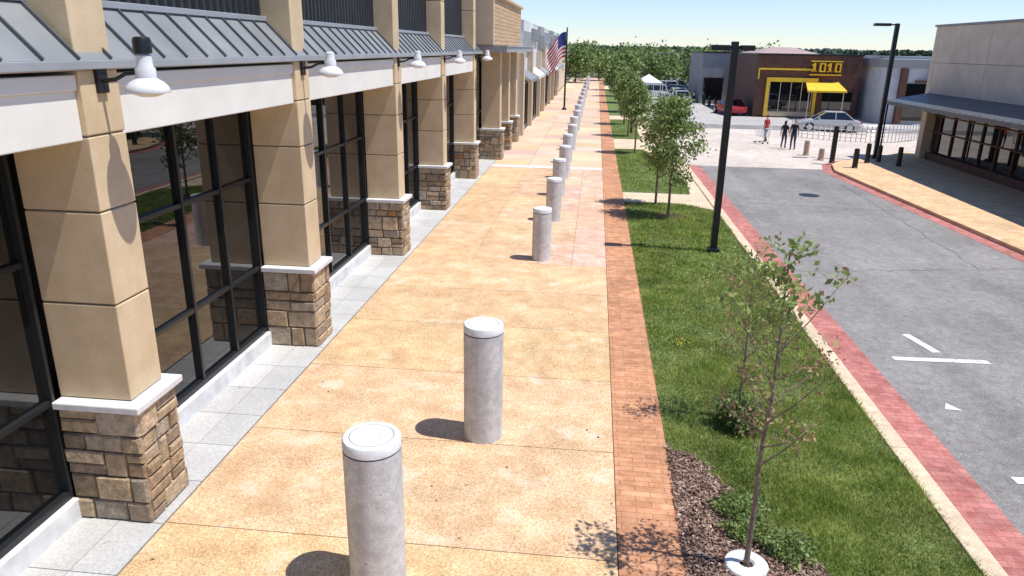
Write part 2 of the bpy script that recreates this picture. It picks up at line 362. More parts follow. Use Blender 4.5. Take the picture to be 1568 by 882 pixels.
# ------------------------------------------------------------ storefront building A
A = empty('storefront_building')
cols = [-5.1, .95, 6.93, 12.4, 18.9, 24.9, 31.5]
W = .8
stone_cols = [(.42,.31,.20),(.36,.26,.165),(.48,.37,.25),(.30,.225,.16),(.42,.35,.27),(.35,.29,.215),(.52,.40,.26),(.38,.27,.165),(.45,.35,.235)]
def stone_base(b, x0, x1, y0, y1, H, rr):
    b.box(x0, x1-.035, y0+.035, y1-.035, -.02, H, 1)
    z = 0
    def blk(ax, lo, hi, za, zb, sgn, plane):
        g = .010; e = rr.uniform(.0,.035); ch = .020
        col = rr.choice(stone_cols); t = rr.uniform(.8,1.2); col = tuple(c*t for c in col)
        if rr.random() < .04: col = (.50,.25,.10)
        lo += g; hi -= g; za2 = za+g; zb2 = zb-g
        inn = plane-sgn*.05; out = plane+sgn*e
        mid = out-sgn*ch
        ring = []
        for d, q in ((inn,0),(mid,0),(out,ch)):
            ring.append([(lo+q,za2+q,d),(hi-q,za2+q,d),(hi-q,zb2-q,d),(lo+q,zb2-q,d)])
        vs = []
        for rg in ring:
            for (u, zz, d) in rg:
                jx = rr.uniform(-.008,.008); jz = rr.uniform(-.006,.006)
                vs.append((u+jx, d, zz+jz) if ax == 'y' else (d, u+jx, zz+jz))
        fs = [(8,9,10,11)]
        for l in (0,1):
            for i in range(4): j = (i+1)%4; fs.append((l*4+i,l*4+j,(l+1)*4+j,(l+1)*4+i))
        b.add(vs, fs, 0, col)
    def split(a, c):
        out = [a]
        while c-out[-1] > .56: out.append(out[-1]+rr.uniform(.24,.5))
        if c-out[-1] > .36 and rr.random()<.5: out.append((out[-1]+c)/2+rr.uniform(-.06,.06))
        out.append(c); return out
    while z < H-.01:
        hh = rr.choice([.17,.22,.27,.33,.38])
        if H-(z+hh) < .14: hh = H-z
        for (ax, a, c, sg, pl) in (('y',x0,x1,-1,y0),('x',y0+.02,y1-.02,1,x1-.006),('y',x0,x1,1,y1)):
            sp = split(a, c)
            for i in range(len(sp)-1):
                if hh > .25 and rr.random() < .38:
                    zm = z+hh*rr.uniform(.4,.6); blk(ax,sp[i],sp[i+1],z,zm,sg,pl); blk(ax,sp[i],sp[i+1],zm,z+hh,sg,pl)
                else: blk(ax,sp[i],sp[i+1],z,z+hh,sg,pl)
        z += hh
sb = MB(); st = MB(); cp = MB(); core = MB()
for i, y0 in enumerate(cols):
    rr = random.Random(50+i)
    stone_base(sb, -6.0, -5.02, y0, y0+W, 1.47, rr)
    cp.box(-6.0,-4.95,y0-.07,y0+W+.07,1.47,1.56)
    zs = [1.56,2.73,3.77,4.56,5.22]
    for a, c in zip(zs[:-1], zs[1:]): st.box(-6.0,-5.12,y0+.09,y0+W-.09,a+.010,c-.010)
    core.box(-5.99,-5.14,y0+.11,y0+W-.11,1.56,5.2)
    st.box(-6.1,-5.15,y0+.12,y0+W-.12,5.23,6.9); st.box(-6.1,-5.15,y0+.12,y0+W-.12,6.924,9.6)
    core.box(-6.0,-5.17,y0+.14,y0+W-.14,5.2,9.5)
sb.build('stone_bases', ['stone','mortar'], A, attr=True)
cp.build('stone_caps', ['cap'], A, bevel=.015); st.build('columns', ['stucco'], A, bevel=.012); core.build('column_cores', ['mortar'], A)
gl = MB(); fr = MB(); be = MB(); kb = MB()
for i in range(len(cols)-1):
    ya = cols[i]+W; yb = cols[i+1]
    gl.box(-6.12,-6.08,ya,yb,.28,4.9)
    kb.box(-6.3,-5.93,ya,yb,-.02,.27)
    fr.box(-6.1,-6.0,ya,yb,.27,.36); fr.box(-6.1,-6.02,ya,yb,1.50,1.57); fr.box(-6.1,-6.02,ya,yb,3.16,3.23); fr.box(-6.1,-6.0,ya,yb,4.5,4.62)
    nb = 4
    for k in range(nb+1):
        yy = ya+(yb-ya)*k/nb; hw = .032 if 0<k<nb else .05
        fr.box(-6.1,-6.01 if 0<k<nb else -5.995,max(ya,yy-hw),min(yb,yy+hw),.36,4.5)
    be.box(-6.05,-5.18,ya-.088,yb+.088,4.52,5.02); be.box(-6.05,-5.15,ya-.085,yb+.085,5.02,5.17)
gl.build('window_glass', ['glass'], A); fr.build('window_frames', ['frame'], A, bevel=.006); kb.build('window_kerb', ['kerbw'], A, bevel=.02); be.build('beams', ['beam'], A, bevel=.012)
b = MB(); b.box(-14,-6.2,-5.1,33.5,-.1,9.4); b.build('interior_block', ['frame'], A)
b = MB(); ya, yb = -5.2, 33.6
ex, ez, wx, wz = -5.08, 5.31, -5.62, 5.86
b.add([(ex,ya,ez),(ex,yb,ez),(wx,yb,wz),(wx,ya,wz)], [(0,1,2,3)])
b.add([(ex,ya,ez-.03),(ex,yb,ez-.03),(wx,yb,wz-.03),(wx,ya,wz-.03)], [(3,2,1,0)])
y = ya+.2
nx = Vector((wz-ez,0,-(wx-ex))).normalized()
while y < yb:
    hh = .035; v = []
    for (xx, zz) in ((ex,ez),(wx,wz)):
        for dy in (-.012,.012):
            v.append((xx,y+dy,zz)); v.append((xx+nx.x*hh,y+dy,zz+nx.z*hh))
    b.add(v, [(0,2,3,1),(4,5,7,6),(1,3,7,5),(0,1,5,4),(2,6,7,3)], 1)
    y += .5
b.build('metal_roof', ['roof','seam'], A)
b = MB(); b.box(ex-.03,ex+.03,ya,yb,ez-.09,ez-.002); b.box(ex-.5,ex-.03,ya,yb,ez-.10,ez-.08); b.box(wx-.02,wx+.05,ya,yb,wz-.01,wz+.07); b.build('roof_edge', ['roofedge'], A, bevel=.008)
b = MB(); y = ya; vs = []; k = 0
while y < yb:
    xx = -5.70 if k%2 else -5.64
    vs += [(xx,y,5.85),(xx,y,9.4),(xx,y+.07,5.85),(xx,y+.07,9.4)]; y += .1; k += 1
n = len(vs)//2
b.add(vs, [(2*i,2*i+2,2*i+3,2*i+1) for i in range(n-1)]); b.build('corrugated_panel', ['corr'], A)
b = MB(); b.box(-5.95,-5.6,ya,yb,9.4,9.6); b.build('parapet', ['roofedge'], A)

def wall_lamp(y, big=True):
    e = empty('wall_lamp', (-4.60, y, 5.0))
    b = MB(); b.lathe([(.19,.0),(.215,-.005),(.220,.015),(.205,.055),(.165,.10),(.115,.13),(.10,.14),(.10,.23),(.08,.26),(.075,.36),(.05,.38)], 32, cap=False)
    b.build('dome_shade', ['white'], e, smooth=True)
    b = MB(); b.lathe([(.001,-.05),(.08,-.045),(.15,-.02),(.19,.004)], 28, cap=False); b.build('lens', ['flagw'], e, smooth=True)
    b = MB()
    if big: b.lathe([(.08,.38),(.09,.39),(.09,.51),(.075,.54),(.001,.545)], 24, cap=False)
    b.box(-.53,-.48,-.08,.08,-.02,.22); b.tube([(-.48,0,.10),(-.34,0,.12),(-.22,0,.18),(-.10,0,.19)], .022, 8)
    b.build('bracket', ['black'], e, smooth=True)
for i, y0 in enumerate(cols[2:]): wall_lamp(y0+.4, i == 0)

# ------------------------------------------------------------ building B
Bb = empty('sided_building')
b = MB(); b.box(-14,-5.8,33.6,47.6,-.1,7.6); b.build('core', ['frame'], Bb)
b = MB(); z = 5.62
while z < 7.6: b.box(-9,-4.75,34.3,47.2,z,z+.165); z += .18
b.box(-9,-4.80,34.32,47.18,5.6,7.7); b.build('siding', ['siding'], Bb)
b = MB(); b.box(-9,-4.6,34.2,47.3,7.72,7.86); b.box(-9,-4.66,34.2,34.45,5.6,7.72); b.build('cornice', ['stucco_l'], Bb, bevel=.02)
b = MB(); b.box(-5.8,-4.05,34.3,48.0,5.28,5.52); b.box(-5.8,-4.0,34.25,48.05,5.52,5.58); b.build('canopy', ['roofedge'], Bb, bevel=.015)
b = MB(); s2 = MB(); c2 = MB()
for j, y0 in enumerate([37.4,41.2,45.0]):
    b.box(-5.7,-4.75,y0+.08,y0+.72,1.57,5.28); stone_base(s2,-5.8,-4.62,y0,y0+.8,1.47,random.Random(90+j)); c2.box(-5.8,-4.55,y0-.06,y0+.86,1.47,1.57)
b.build('columns', ['stucco'], Bb, bevel=.015); s2.build('stone_bases', ['stone','mortar'], Bb, attr=True); c2.build('stone_caps', ['cap'], Bb, bevel=.01)
b = MB(); b.box(-5.8,-5.76,34.5,47.4,.3,4.8); b.build('window_glass', ['glass'], Bb)
b = MB()
for k in range(9): b.box(-5.76,-5.70,34.5+k*1.6,34.57+k*1.6,.0,4.8)
b.box(-5.76,-5.70,34.5,47.4,2.4,2.47); b.build('window_frames', ['frame'], Bb)
# building C
Cc = empty('retail_row_building')
b = MB(); b.box(-16,-5.0,48.2,97,-.1,6.6); b.build('walls', ['whitew'], Cc)
b = MB(); gg = MB(); aw = MB(); pl = MB(); y = 48.4; k = 0
while y < 96:
    L = [6.5,8,5.5,9][k%4]
    pl.box(-5.0,-4.6,y,y+.7,0,5.2+.5*(k%2))
    gg.box(-5.0,-4.93,y+.9,y+L-.3,.25,3.1)
    for q in range(5): b.box(-4.93,-4.88,y+.9+(L-1.2)*q/4-.04,y+.9+(L-1.2)*q/4+.04,0,3.2)
    b.box(-4.93,-4.88,y+.9,y+L-.3,3.1,3.25)
    mi = k%3
    aw.add([(-5,y+.8,4.0),(-4.2,y+.8,3.5),(-4.2,y+L-.2,3.5),(-5,y+L-.2,4.0),(-4.2,y+.8,3.3),(-4.2,y+L-.2,3.3)], [(0,1,2,3),(1,4,5,2)], mi)
    aw.box(-5.0,-4.75,y+.7,y+L,5.4+.6*(k%2),7.2-.35*(k%2), [1,0,2][mi])
    for q in range(8): aw.box(-4.75,-4.72,y+.75,y+L-.05,5.5+.6*(k%2)+q*.14,5.56+.6*(k%2)+q*.14,2)
    y += L; k += 1
pl.build('piers', ['stucco_l'], Cc, bevel=.02); gg.build('window_glass', ['glass'], Cc); b.build('window_frames', ['frame'], Cc); aw.build('awnings', ['roof','whitew','greyw'], Cc)
F = empty('american_flag', (-2.85,70.8,0))
b = MB(); b.tube([(0,0,0),(0,0,7.2)], [.09,.07], 10); b.lathe([(.001,7.2),(.1,7.28),(.001,7.38)],10,cap=False); b.lathe([(.2,0),(.2,.15),(.1,.25)],12); b.build('pole', ['black'], F, smooth=True)
b = MB(); nu, nv = 26, 26; vs = []
for i in range(nu+1):
    for j in range(nv+1):
        u = i/nu; v = j/nv
        vs.append((-(u**.8)*1.75*(1-.15*v)-.08, -.35*u+.22*math.sin(u*9+v*2)*u, 6.95-v*2.2-2.1*u**1.3+.1*math.sin(u*8)))
fs = []; ms = []
for i in range(nu):
    for j in range(nv):
        fs.append((i*(nv+1)+j,(i+1)*(nv+1)+j,(i+1)*(nv+1)+j+1,i*(nv+1)+j+1)); ms.append(2 if (i < 9 and j < 14) else (1 if (j//2)%2 else 0))
b.v = vs; b.f = fs; b.m = ms; b.c = [(1,1,1)]*len(fs); b.build('cloth', ['flagr','flagw','blue'], F, smooth=True)

# ------------------------------------------------------------ right building
Rb = empty('beige_storefront_building')
b = MB(); b.box(18.4,40,-12,44.5,3.3,6.9); b.build('upper_wall_core', ['mortar'], Rb)
b = MB(); y = -12
while y < 44.4:
    y1 = min(y+5.6,44.5)
    for (za, zb) in ((3.35,5.1),(5.1,6.95)): b.box(18.35,19,y+.015,y1-.015,za+.01,zb-.01)
    y = y1
for xx in range(6): b.box(18.4+xx*3.6,18.4+xx*3.6+3.57,44.3,44.56,3.4,6.95)
b.build('upper_wall', ['beige'], Rb)
b = MB(); b.box(18.3,40.1,-12,44.65,6.95,7.06); b.build('coping', ['greyw'], Rb)
b = MB(); b.box(18.6,40,-12,44.3,-.1,3.3); b.build('interior_block', ['frame'], Rb)
b = MB(); b.box(18.5,18.55,-12,43,.5,2.95); b.build('window_glass', ['glass'], Rb)
b = MB()
for k in range(37): b.box(18.42,18.5,-12+k*1.5,-11.92+k*1.5,.4,3.0)
b.box(18.42,18.5,-12,43,1.5,1.56); b.box(18.42,18.5,-12,43,2.35,2.41); b.build('window_frames', ['brown'], Rb)
b = MB(); b.box(18.3,18.6,-12,43,.0,.42); b.build('base_wall', ['brown'], Rb)
b = MB()
for y0 in (-6,4,14,42.9): b.box(18.0,18.6,y0,y0+.6,0,3.0)
b.build('piers', ['stucco_l'], Rb, bevel=.02)
b = MB(); b.add([(16,-12,3.05),(16,44,3.05),(18.4,44,3.5),(18.4,-12,3.5)], [(0,3,2,1)]); b.box(15.94,16.02,-12,44,2.88,3.07); b.add([(16,-12,2.95),(16,44,2.95),(18.4,44,2.95),(18.4,-12,2.95)],[(0,1,2,3)])
b.add([(16,44,2.95),(18.4,44,2.95),(18.4,44,3.5),(16,44,3.05)],[(0,1,2,3)])
for k in range(94): b.box(16,16.04,-11.9+k*.6,-11.87+k*.6,3.07,3.10,0)
b.build('canopy', ['seam'], Rb)
b = MB()
for y0 in (14,28,43.6): b.tube([(16.15,y0,0.03),(16.15,y0,2.95)], .05, 8)
b.build('canopy_posts', ['black'], Rb)

# ------------------------------------------------------------ far right buildings
E = empty('brown_restaurant')
b = MB(); b.box(14.3,23.2,70,84,-.1,5.25); b.build('walls', ['brown'], E)
b = MB(); b.box(14.2,23.3,69.9,84.1,5.25,5.4); b.build('coping', ['black'], E)
b = MB(); b.add([(14.4,71,5.4),(19.8,71,5.4),(19.8,80,5.4),(14.4,80,5.4),(16.2,74,5.95),(18.0,74,5.95)],[(0,1,5,4),(1,2,5),(2,3,4,5),(3,0,4)]); b.build('hip_roof', ['pinkroof'], E)
b = MB(); b.box(15.2,19.6,69.7,70.1,3.0,3.35); b.box(15.2,15.45,69.7,70.1,0,3.0); b.box(19.35,19.6,69.7,70.1,0,3.0); b.box(14.4,19.2,69.8,70.0,4.0,4.15); b.box(14.4,14.5,69.8,70,3.2,4.0)
b.add([(18.6,69.9,3.05),(21.4,69.9,3.05),(21.6,67.8,2.4),(18.3,67.8,2.4),(18.3,67.8,2.25),(21.6,67.8,2.25)],[(0,3,2,1),(3,4,5,2),(0,4,3),(1,2,5)])
for k in range(4):
    xx = 18.9+k*.66
    if k%2: b.box(xx,xx+.5,69.6,69.9,3.9,4.0); b.box(xx,xx+.5,69.6,69.9,4.55,4.65); b.box(xx,xx+.12,69.6,69.9,4.0,4.55); b.box(xx+.38,xx+.5,69.6,69.9,4.0,4.55)
    else: b.box(xx+.12,xx+.3,69.6,69.9,3.9,4.65); b.box(xx,xx+.12,69.6,69.9,4.42,4.55); b.box(xx,xx+.42,69.6,69.9,3.9,3.97)
b.box(18.8,21.5,69.75,69.92,3.6,3.72); b.box(18.8,21.5,69.75,69.92,4.75,4.85)
b.build('yellow_trim', ['yellow'], E)
b = MB(); b.box(15.45,19.35,69.93,69.99,.4,3.0); b.box(20.2,22.8,69.93,69.99,.6,2.2); b.build('windows', ['glass'], E)
b = MB()
for k in range(5): b.box(15.5+k*.93,15.56+k*.93,69.88,69.93,.4,3.0)
b.box(15.45,19.35,69.88,69.93,.0,.4); b.tube([(18.5,68,0),(18.5,68,2.35)],.04,6); b.tube([(21.4,68,0),(21.4,68,2.35)],.04,6); b.build('frames', ['stucco_l'], E)
G2 = empty('grey_shop_building')
b = MB(); b.box(11.6,16.8,86,97,-.1,5.3); b.build('walls', ['greyw'], G2)
b = MB(); b.box(11.5,16.9,85.9,97,5.3,5.45); b.box(14.6,16.6,85.9,86.02,0,5.3); b.build('coping', ['black'], G2)
b = MB(); q = 1.15; b.box(15.1,16.5,85.75,85.88,2.7,5.35,0); b.box(14.55+q,14.95+q,85.7,85.76,3.4,4.2,1); b.box(14.4+q,14.62+q,85.7,85.76,3.9,4.5,1); b.box(14.9+q,15.1+q,85.7,85.76,3.9,4.6,1); b.build('banner_sign', ['white','red'], G2)
b = MB(); b.box(11.9,14.0,85.9,86.0,.3,2.7); b.build('windows', ['glass'], G2)
D = empty('white_shop_building')
b = MB(); b.box(24.0,44,66,90,-.1,5.0); b.build('walls', ['whitew'], D)
b = MB(); b.box(23.8,44.1,65.8,66.05,4.45,5.12); b.box(23.8,24.1,66.05,90,4.45,5.12); b.build('parapet', ['greyw'], D)
b = MB(); b.box(25.2,35,65.85,65.99,.2,3.2); b.build('windows', ['glass'], D)
b = MB(); b.box(26.2,33.5,65.6,65.8,3.3,3.5); b.box(25,25.5,65.5,65.98,0,4.4); b.box(30,30.5,65.5,65.98,0,4.4); b.build('piers', ['brown'], D)
b = MB(); b.box(27.2,29.4,65.3,65.5,3.55,4.4); b.build('red_sign', ['red'], D)
for (nm, x0, x1, y0, y1, h, m) in (('distant_white_building',10,19,150,165,4.7,'whitew'),('distant_grey_building',26,60,130,150,4.9,'greyw'),('distant_low_building',5,9,170,180,4.0,'beige'),('distant_store_building',46,80,95,140,4.9,'whitew'),('distant_store_building',-14,-5,100,128,5.0,'beige')):
    e = empty(nm); b = MB(); b.box(x0,x1,y0,y1,-.1,h); b.build('walls',[m],e)
    b = MB(); b.box(x0-.2,x1+.2,y0-.2,y1,h,h+.3); b.build('roof',['roofedge'],e)
    b = MB(); k = x0+.6
    while k < x1-1.5: b.box(k,k+1.6,y0-.06,y0,.6,2.8); k += 2.3
    b.build('windows',['glass'],e)
for (x,y,s) in ((6.0,88,1.5),(8.6,126,2.2),(10.2,131,2.2),(13,135,2.2)):
    e = empty('canopy_tent',(x,y,-.11)); b = MB()
    for sx in (-s,s):
        for sy in (-s,s): b.tube([(sx,sy,0),(sx,sy,2.1)],.04,6)
    b.add([(-s,-s,2.1),(s,-s,2.1),(s,s,2.1),(-s,s,2.1),(0,0,3.0),(-s,-s,1.85),(s,-s,1.85),(s,s,1.85),(-s,s,1.85)],[(0,1,4),(1,2,4),(2,3,4),(3,0,4),(0,5,6,1),(1,6,7,2),(2,7,8,3),(3,8,5,0)])
    b.build('frame_and_canopy',['white'],e)

# ------------------------------------------------------------ lamp posts
L = empty('street_lamp', (3.6,20.8,0))
b = MB(); b.box(-.09,.09,-.09,.09,0,5.75); b.box(-.16,.16,-.16,.16,0,.12); b.build('pole', ['black'], L, bevel=.01)
b = MB(); b.box(-.62,-.15,-.2,.2,5.52,5.66); b.box(.15,.50,-.2,.2,5.52,5.66); b.box(-.15,.15,-.04,.04,5.56,5.64); b.build('lamp_heads', ['black'], L, bevel=.02)
L = empty('street_lamp', (15.5,42.4,.03))
b = MB(); b.box(-.10,.10,-.10,.10,0,7.0); b.box(-.2,.2,-.2,.2,0,.15); b.build('pole', ['black'], L, bevel=.01)
b = MB(); b.box(-1.15,-.35,-.2,.2,6.86,7.0); b.box(-.35,.1,-.04,.04,6.9,6.97); b.build('lamp_head', ['black'], L, bevel=.02)
L = empty('street_lamp', (2.6,52,0))
b = MB(); b.tube([(0,0,0),(0,0,3.0)], [.08,.06], 8); b.lathe([(.16,3.0),(.18,3.3),(.05,3.5)],10); b.build('post', ['black'], L)
posts = [(12.6,40.3,1.9,.13,'black'),(13.15,38.4,1.0,.13,'black'),(14.4,40.4,1.05,.12,'black'),(15.2,41.0,1.0,.12,'black'),(15.7,39.6,1.0,.12,'black'),(12.2,43.8,.85,.15,'tanb'),(12.5,41.9,.65,.15,'tanb')]
posts += [(12.5-.2*i,76+2.8*i,1.05,.15,'black') for i in range(7)]
for (x,y,h,r,m) in posts:
    b = MB(); b.lathe([(r*1.15,0),(r*1.15,.06),(r,.08),(r,h-.14),(r*.9,h-.13),(r*.9,h-.10),(r,h-.09),(r*.95,h-.03),(r*.6,h),(.001,h+.01)],20,cap=False)
    b.build('post_bollard', [m], loc=(x,y,.0 if y<41 else -.1), smooth=True)
b = MB(); pr = None
for k in range(30):
    a = k/29; x = 13.6+a*8.5; y = 54.5-3.2*math.sin(a*math.pi*.9)
    b.tube([(x,y,-.1),(x,y,1.0)], .03, 6)
    if pr:
        for z in (.15,.4,.65,.98): b.tube([(pr[0],pr[1],z),(x,y,z)], .022, 6)
    pr = (x,y)
b.build('metal_railing', ['chrome'])

# ------------------------------------------------------------ trees
def tree(name, x, y, h, cr, cz0, nleaf, ls, seed, tr=.05, leafm=('leafA','leafB'), ratio=.5, bark='bark', nl=12, clump=.22, lean=(0,0), rise=(.35,1.1), topm=None):
    rr = random.Random(seed); rg = np.random.default_rng(seed); e = empty(name,(x,y,0)); b = MB()
    pts = []; N = 9
    for i in range(N+1):
        t = i/N; pts.append(Vector((lean[0]*t+rr.uniform(-.02,.02)*h*t*.5, lean[1]*t+rr.uniform(-.02,.02)*h*t*.5, h*.95*t)))
    b.tube(pts, [tr*(1-.85*i/N)+.004 for i in range(N+1)], 8)
    tips = []
    for k in range(nl):
        t = cz0/h+(.96-cz0/h)*(k+rr.random())/nl
        i = min(int(t*N), N-1); p = pts[i].lerp(pts[i+1], t*N-i)
        az = k*2.4+rr.uniform(-.5,.5); f = math.sin(math.pi*min(1,max(.12,(t-cz0/h)/(1-cz0/h)*.8+.22)))
        Ln = cr*(.55+.5*rr.random())*max(.35,f)
        q = p+Vector((math.cos(az)*Ln, math.sin(az)*Ln, Ln*rr.uniform(*rise))); q.z = min(q.z, h)
        mid = p.lerp(q,.5)+Vector((0,0,-.06*Ln)); r0 = tr*(1-.85*t)*.6+.002
        b.tube([p,mid,q],[r0,r0*.6,r0*.25],5)
        tips += [q, p.lerp(q,.75)]
        for s in range(3):
            w = mid.lerp(q, rr.random()); q2 = w+Vector((rr.uniform(-1,1),rr.uniform(-1,1),rr.uniform(-.1,.9)))*Ln*.42
            b.tube([w,q2],[r0*.4,r0*.15],4); tips.append(q2)
    tips.append(pts[-1])
    b.build('trunk_and_limbs',[bark],e)
    T = np.array([t[:] for t in tips]); idx = rg.integers(0,len(T),nleaf)
    wgt = rg.uniform(.15,1.0,len(T)); keep = rg.uniform(size=nleaf) < wgt[idx]; idx = idx[keep]
    P = T[idx]+rg.normal(0,clump*cr,(len(idx),3))*np.array([1,1,.8])
    mi = (rg.uniform(size=len(idx)) < ratio).astype(int)
    S = rg.uniform(.6,1.2,len(idx))*ls
    if topm is not None:
        mi = (rg.uniform(size=len(idx)) < np.where(P[:,2] > topm, .1, .75)).astype(int); S = S*np.where(P[:,2] > topm, 1.35, .85)
    quads('foliage', P, S, leafm, mi, parent=e, rng=rg)
    return e
tree('sapling_tree',1.95,7.05,3.85,.62,1.3,1900,.034,3,.03,('leafA','leafP'),.35,'bark2',22,.11,rise=(.6,1.7),topm=2.9)
tree('sapling_tree',2.48,10.6,2.9,.62,.6,2400,.026,8,.02,('leafA','leafP'),.4,'bark2',22,.16,rise=(.6,1.6),topm=2.3)
tree('young_tree',2.72,25.3,4.1,.78,1.15,7000,.068,11,.045,nl=22,clump=.22,ratio=.22,rise=(.6,1.6))
tree('young_tree',2.45,27.4,3.9,.72,1.0,6000,.068,12,.045,nl=22,clump=.22,ratio=.25,rise=(.6,1.6))
tree('young_tree',2.35,41.5,3.9,.75,1.2,4200,.09,13,.05,nl=18,ratio=.25,rise=(.6,1.6))
tree('young_tree',2.3,50,4.0,.8,1.2,3800,.11,14,.06,nl=16,ratio=.30,rise=(.5,1.4))
tree('young_tree',2.3,58,4.0,.9,1.2,3500,.11,15,.06,nl=16,ratio=.35,rise=(.5,1.4))
far = [(2.6,70,3.6,1.0),(2.7,82,3.6,1.1),(2.6,94,3.9,1.3),(3.6,108,4.6,2.3),(8,114,4.4,2.2),(11,124,4.7,2.6),(14,108,4.2,2.0),(5,128,4.8,2.6),(0.5,140,4.9,3.0),(-3.5,130,5.2,3.4),(-6,145,5.6,3.8),
       (8.5,140,4.9,3.2),(17,140,4.9,3.0),(22,118,4.6,2.6),(-2,165,5.3,3.8),(6,175,5.2,3.8),(14,178,5.2,3.8),(24,170,5.2,3.8),(34,160,5.1,3.6),(-8,112,5.1,2.6)]
for i,(x,y,h,cr) in enumerate(far):
    tree('shade_tree',x,y,h,cr,h*.25,3000,.15+.0013*y,30+i,.12,ratio=.50,nl=14,clump=.26,rise=(.1,.6))
def shrub(name,x,y,r,h,n,ls,seed,ms=('leafA','leafB'),ratio=.5):
    rg = np.random.default_rng(seed); e = empty(name,(x,y,0)); rr = random.Random(seed); b = MB()
    for k in range(9):
        a = rr.uniform(0,6.28); b.tube([(0,0,0),(math.cos(a)*r*.4,math.sin(a)*r*.4,h*.5),(math.cos(a)*r*.8,math.sin(a)*r*.8,h*.85)],[.012,.008,.004],4)
    b.build('stems',['bark'],e)
    d = rg.normal(size=(n,3)); d /= np.linalg.norm(d,axis=1)[:,None]; rad = rg.uniform(.35,1.05,n)[:,None]*(1+.25*np.sin(d[:,:1]*7+d[:,1:2]*5))
    P = d*rad*np.array([r,r,h*.55]); P[:,2] = np.abs(P[:,2]+h*.4)
    quads('leaves',P,rg.uniform(.6,1.3,n)*ls,ms,(rg.uniform(size=n)<ratio).astype(int),parent=e,rng=rg)
shrub('shrub',2.42,10.3,.36,.55,3400,.034,1,ratio=.6)
shrub('ground_plant',2.05,8.0,.32,.24,2200,.028,2,ratio=.2)
shrub('ground_plant',2.45,7.35,.30,.22,2000,.028,3,ratio=.2)
shrub('ground_plant',2.0,7.6,.22,.2,1000,.028,4,ratio=.2)
b = MB(); b.lathe([(.07,.02),(.09,.045),(.17,.05),(.235,.03),(.25,0)],28,cap=False); b.build('tree_watering_ring',['white'],loc=(1.95,7.05,.02),smooth=True)
b = MB(); b.lathe([(.6,.006),(.001,.02)],24,cap=False); b.build('mulch_ring',['mulchbase'],loc=(2.72,25.3,.02))
rg = np.random.default_rng(77)
P = np.stack([rg.uniform(1.8,2.1,30),rg.uniform(13.3,13.6,30),rg.uniform(.05,.16,30)],1)
M['flower'] = mat('yellow_flower',(.8,.55,.03)); quads('wildflower',P,rg.uniform(.015,.03,30),['flower'],rng=rg)

def forest(name, y0, y1, x0, x1, h0, h1, n, s, seed, m='far'):
    rg = np.random.default_rng(seed); e = empty(name)
    xs = np.linspace(x0,x1,400); prof = h0+(h1-h0)*(.5+.25*np.sin(xs*.043+seed)+.15*np.sin(xs*.17)+.2*rg.uniform(-1,1,400))
    b = MB(); vs = []
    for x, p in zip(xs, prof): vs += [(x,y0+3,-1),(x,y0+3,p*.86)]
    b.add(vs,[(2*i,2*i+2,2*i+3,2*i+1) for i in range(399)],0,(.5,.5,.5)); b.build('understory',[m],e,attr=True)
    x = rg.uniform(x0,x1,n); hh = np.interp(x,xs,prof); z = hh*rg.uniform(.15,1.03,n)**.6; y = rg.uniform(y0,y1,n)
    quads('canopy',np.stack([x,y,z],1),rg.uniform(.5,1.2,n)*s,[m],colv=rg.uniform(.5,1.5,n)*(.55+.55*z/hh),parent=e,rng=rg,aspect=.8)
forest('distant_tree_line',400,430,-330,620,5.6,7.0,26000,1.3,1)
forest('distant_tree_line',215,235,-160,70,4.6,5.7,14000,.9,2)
forest('distant_tree_line',900,950,-700,1500,6.5,9.5,20000,3,3,'hazy')

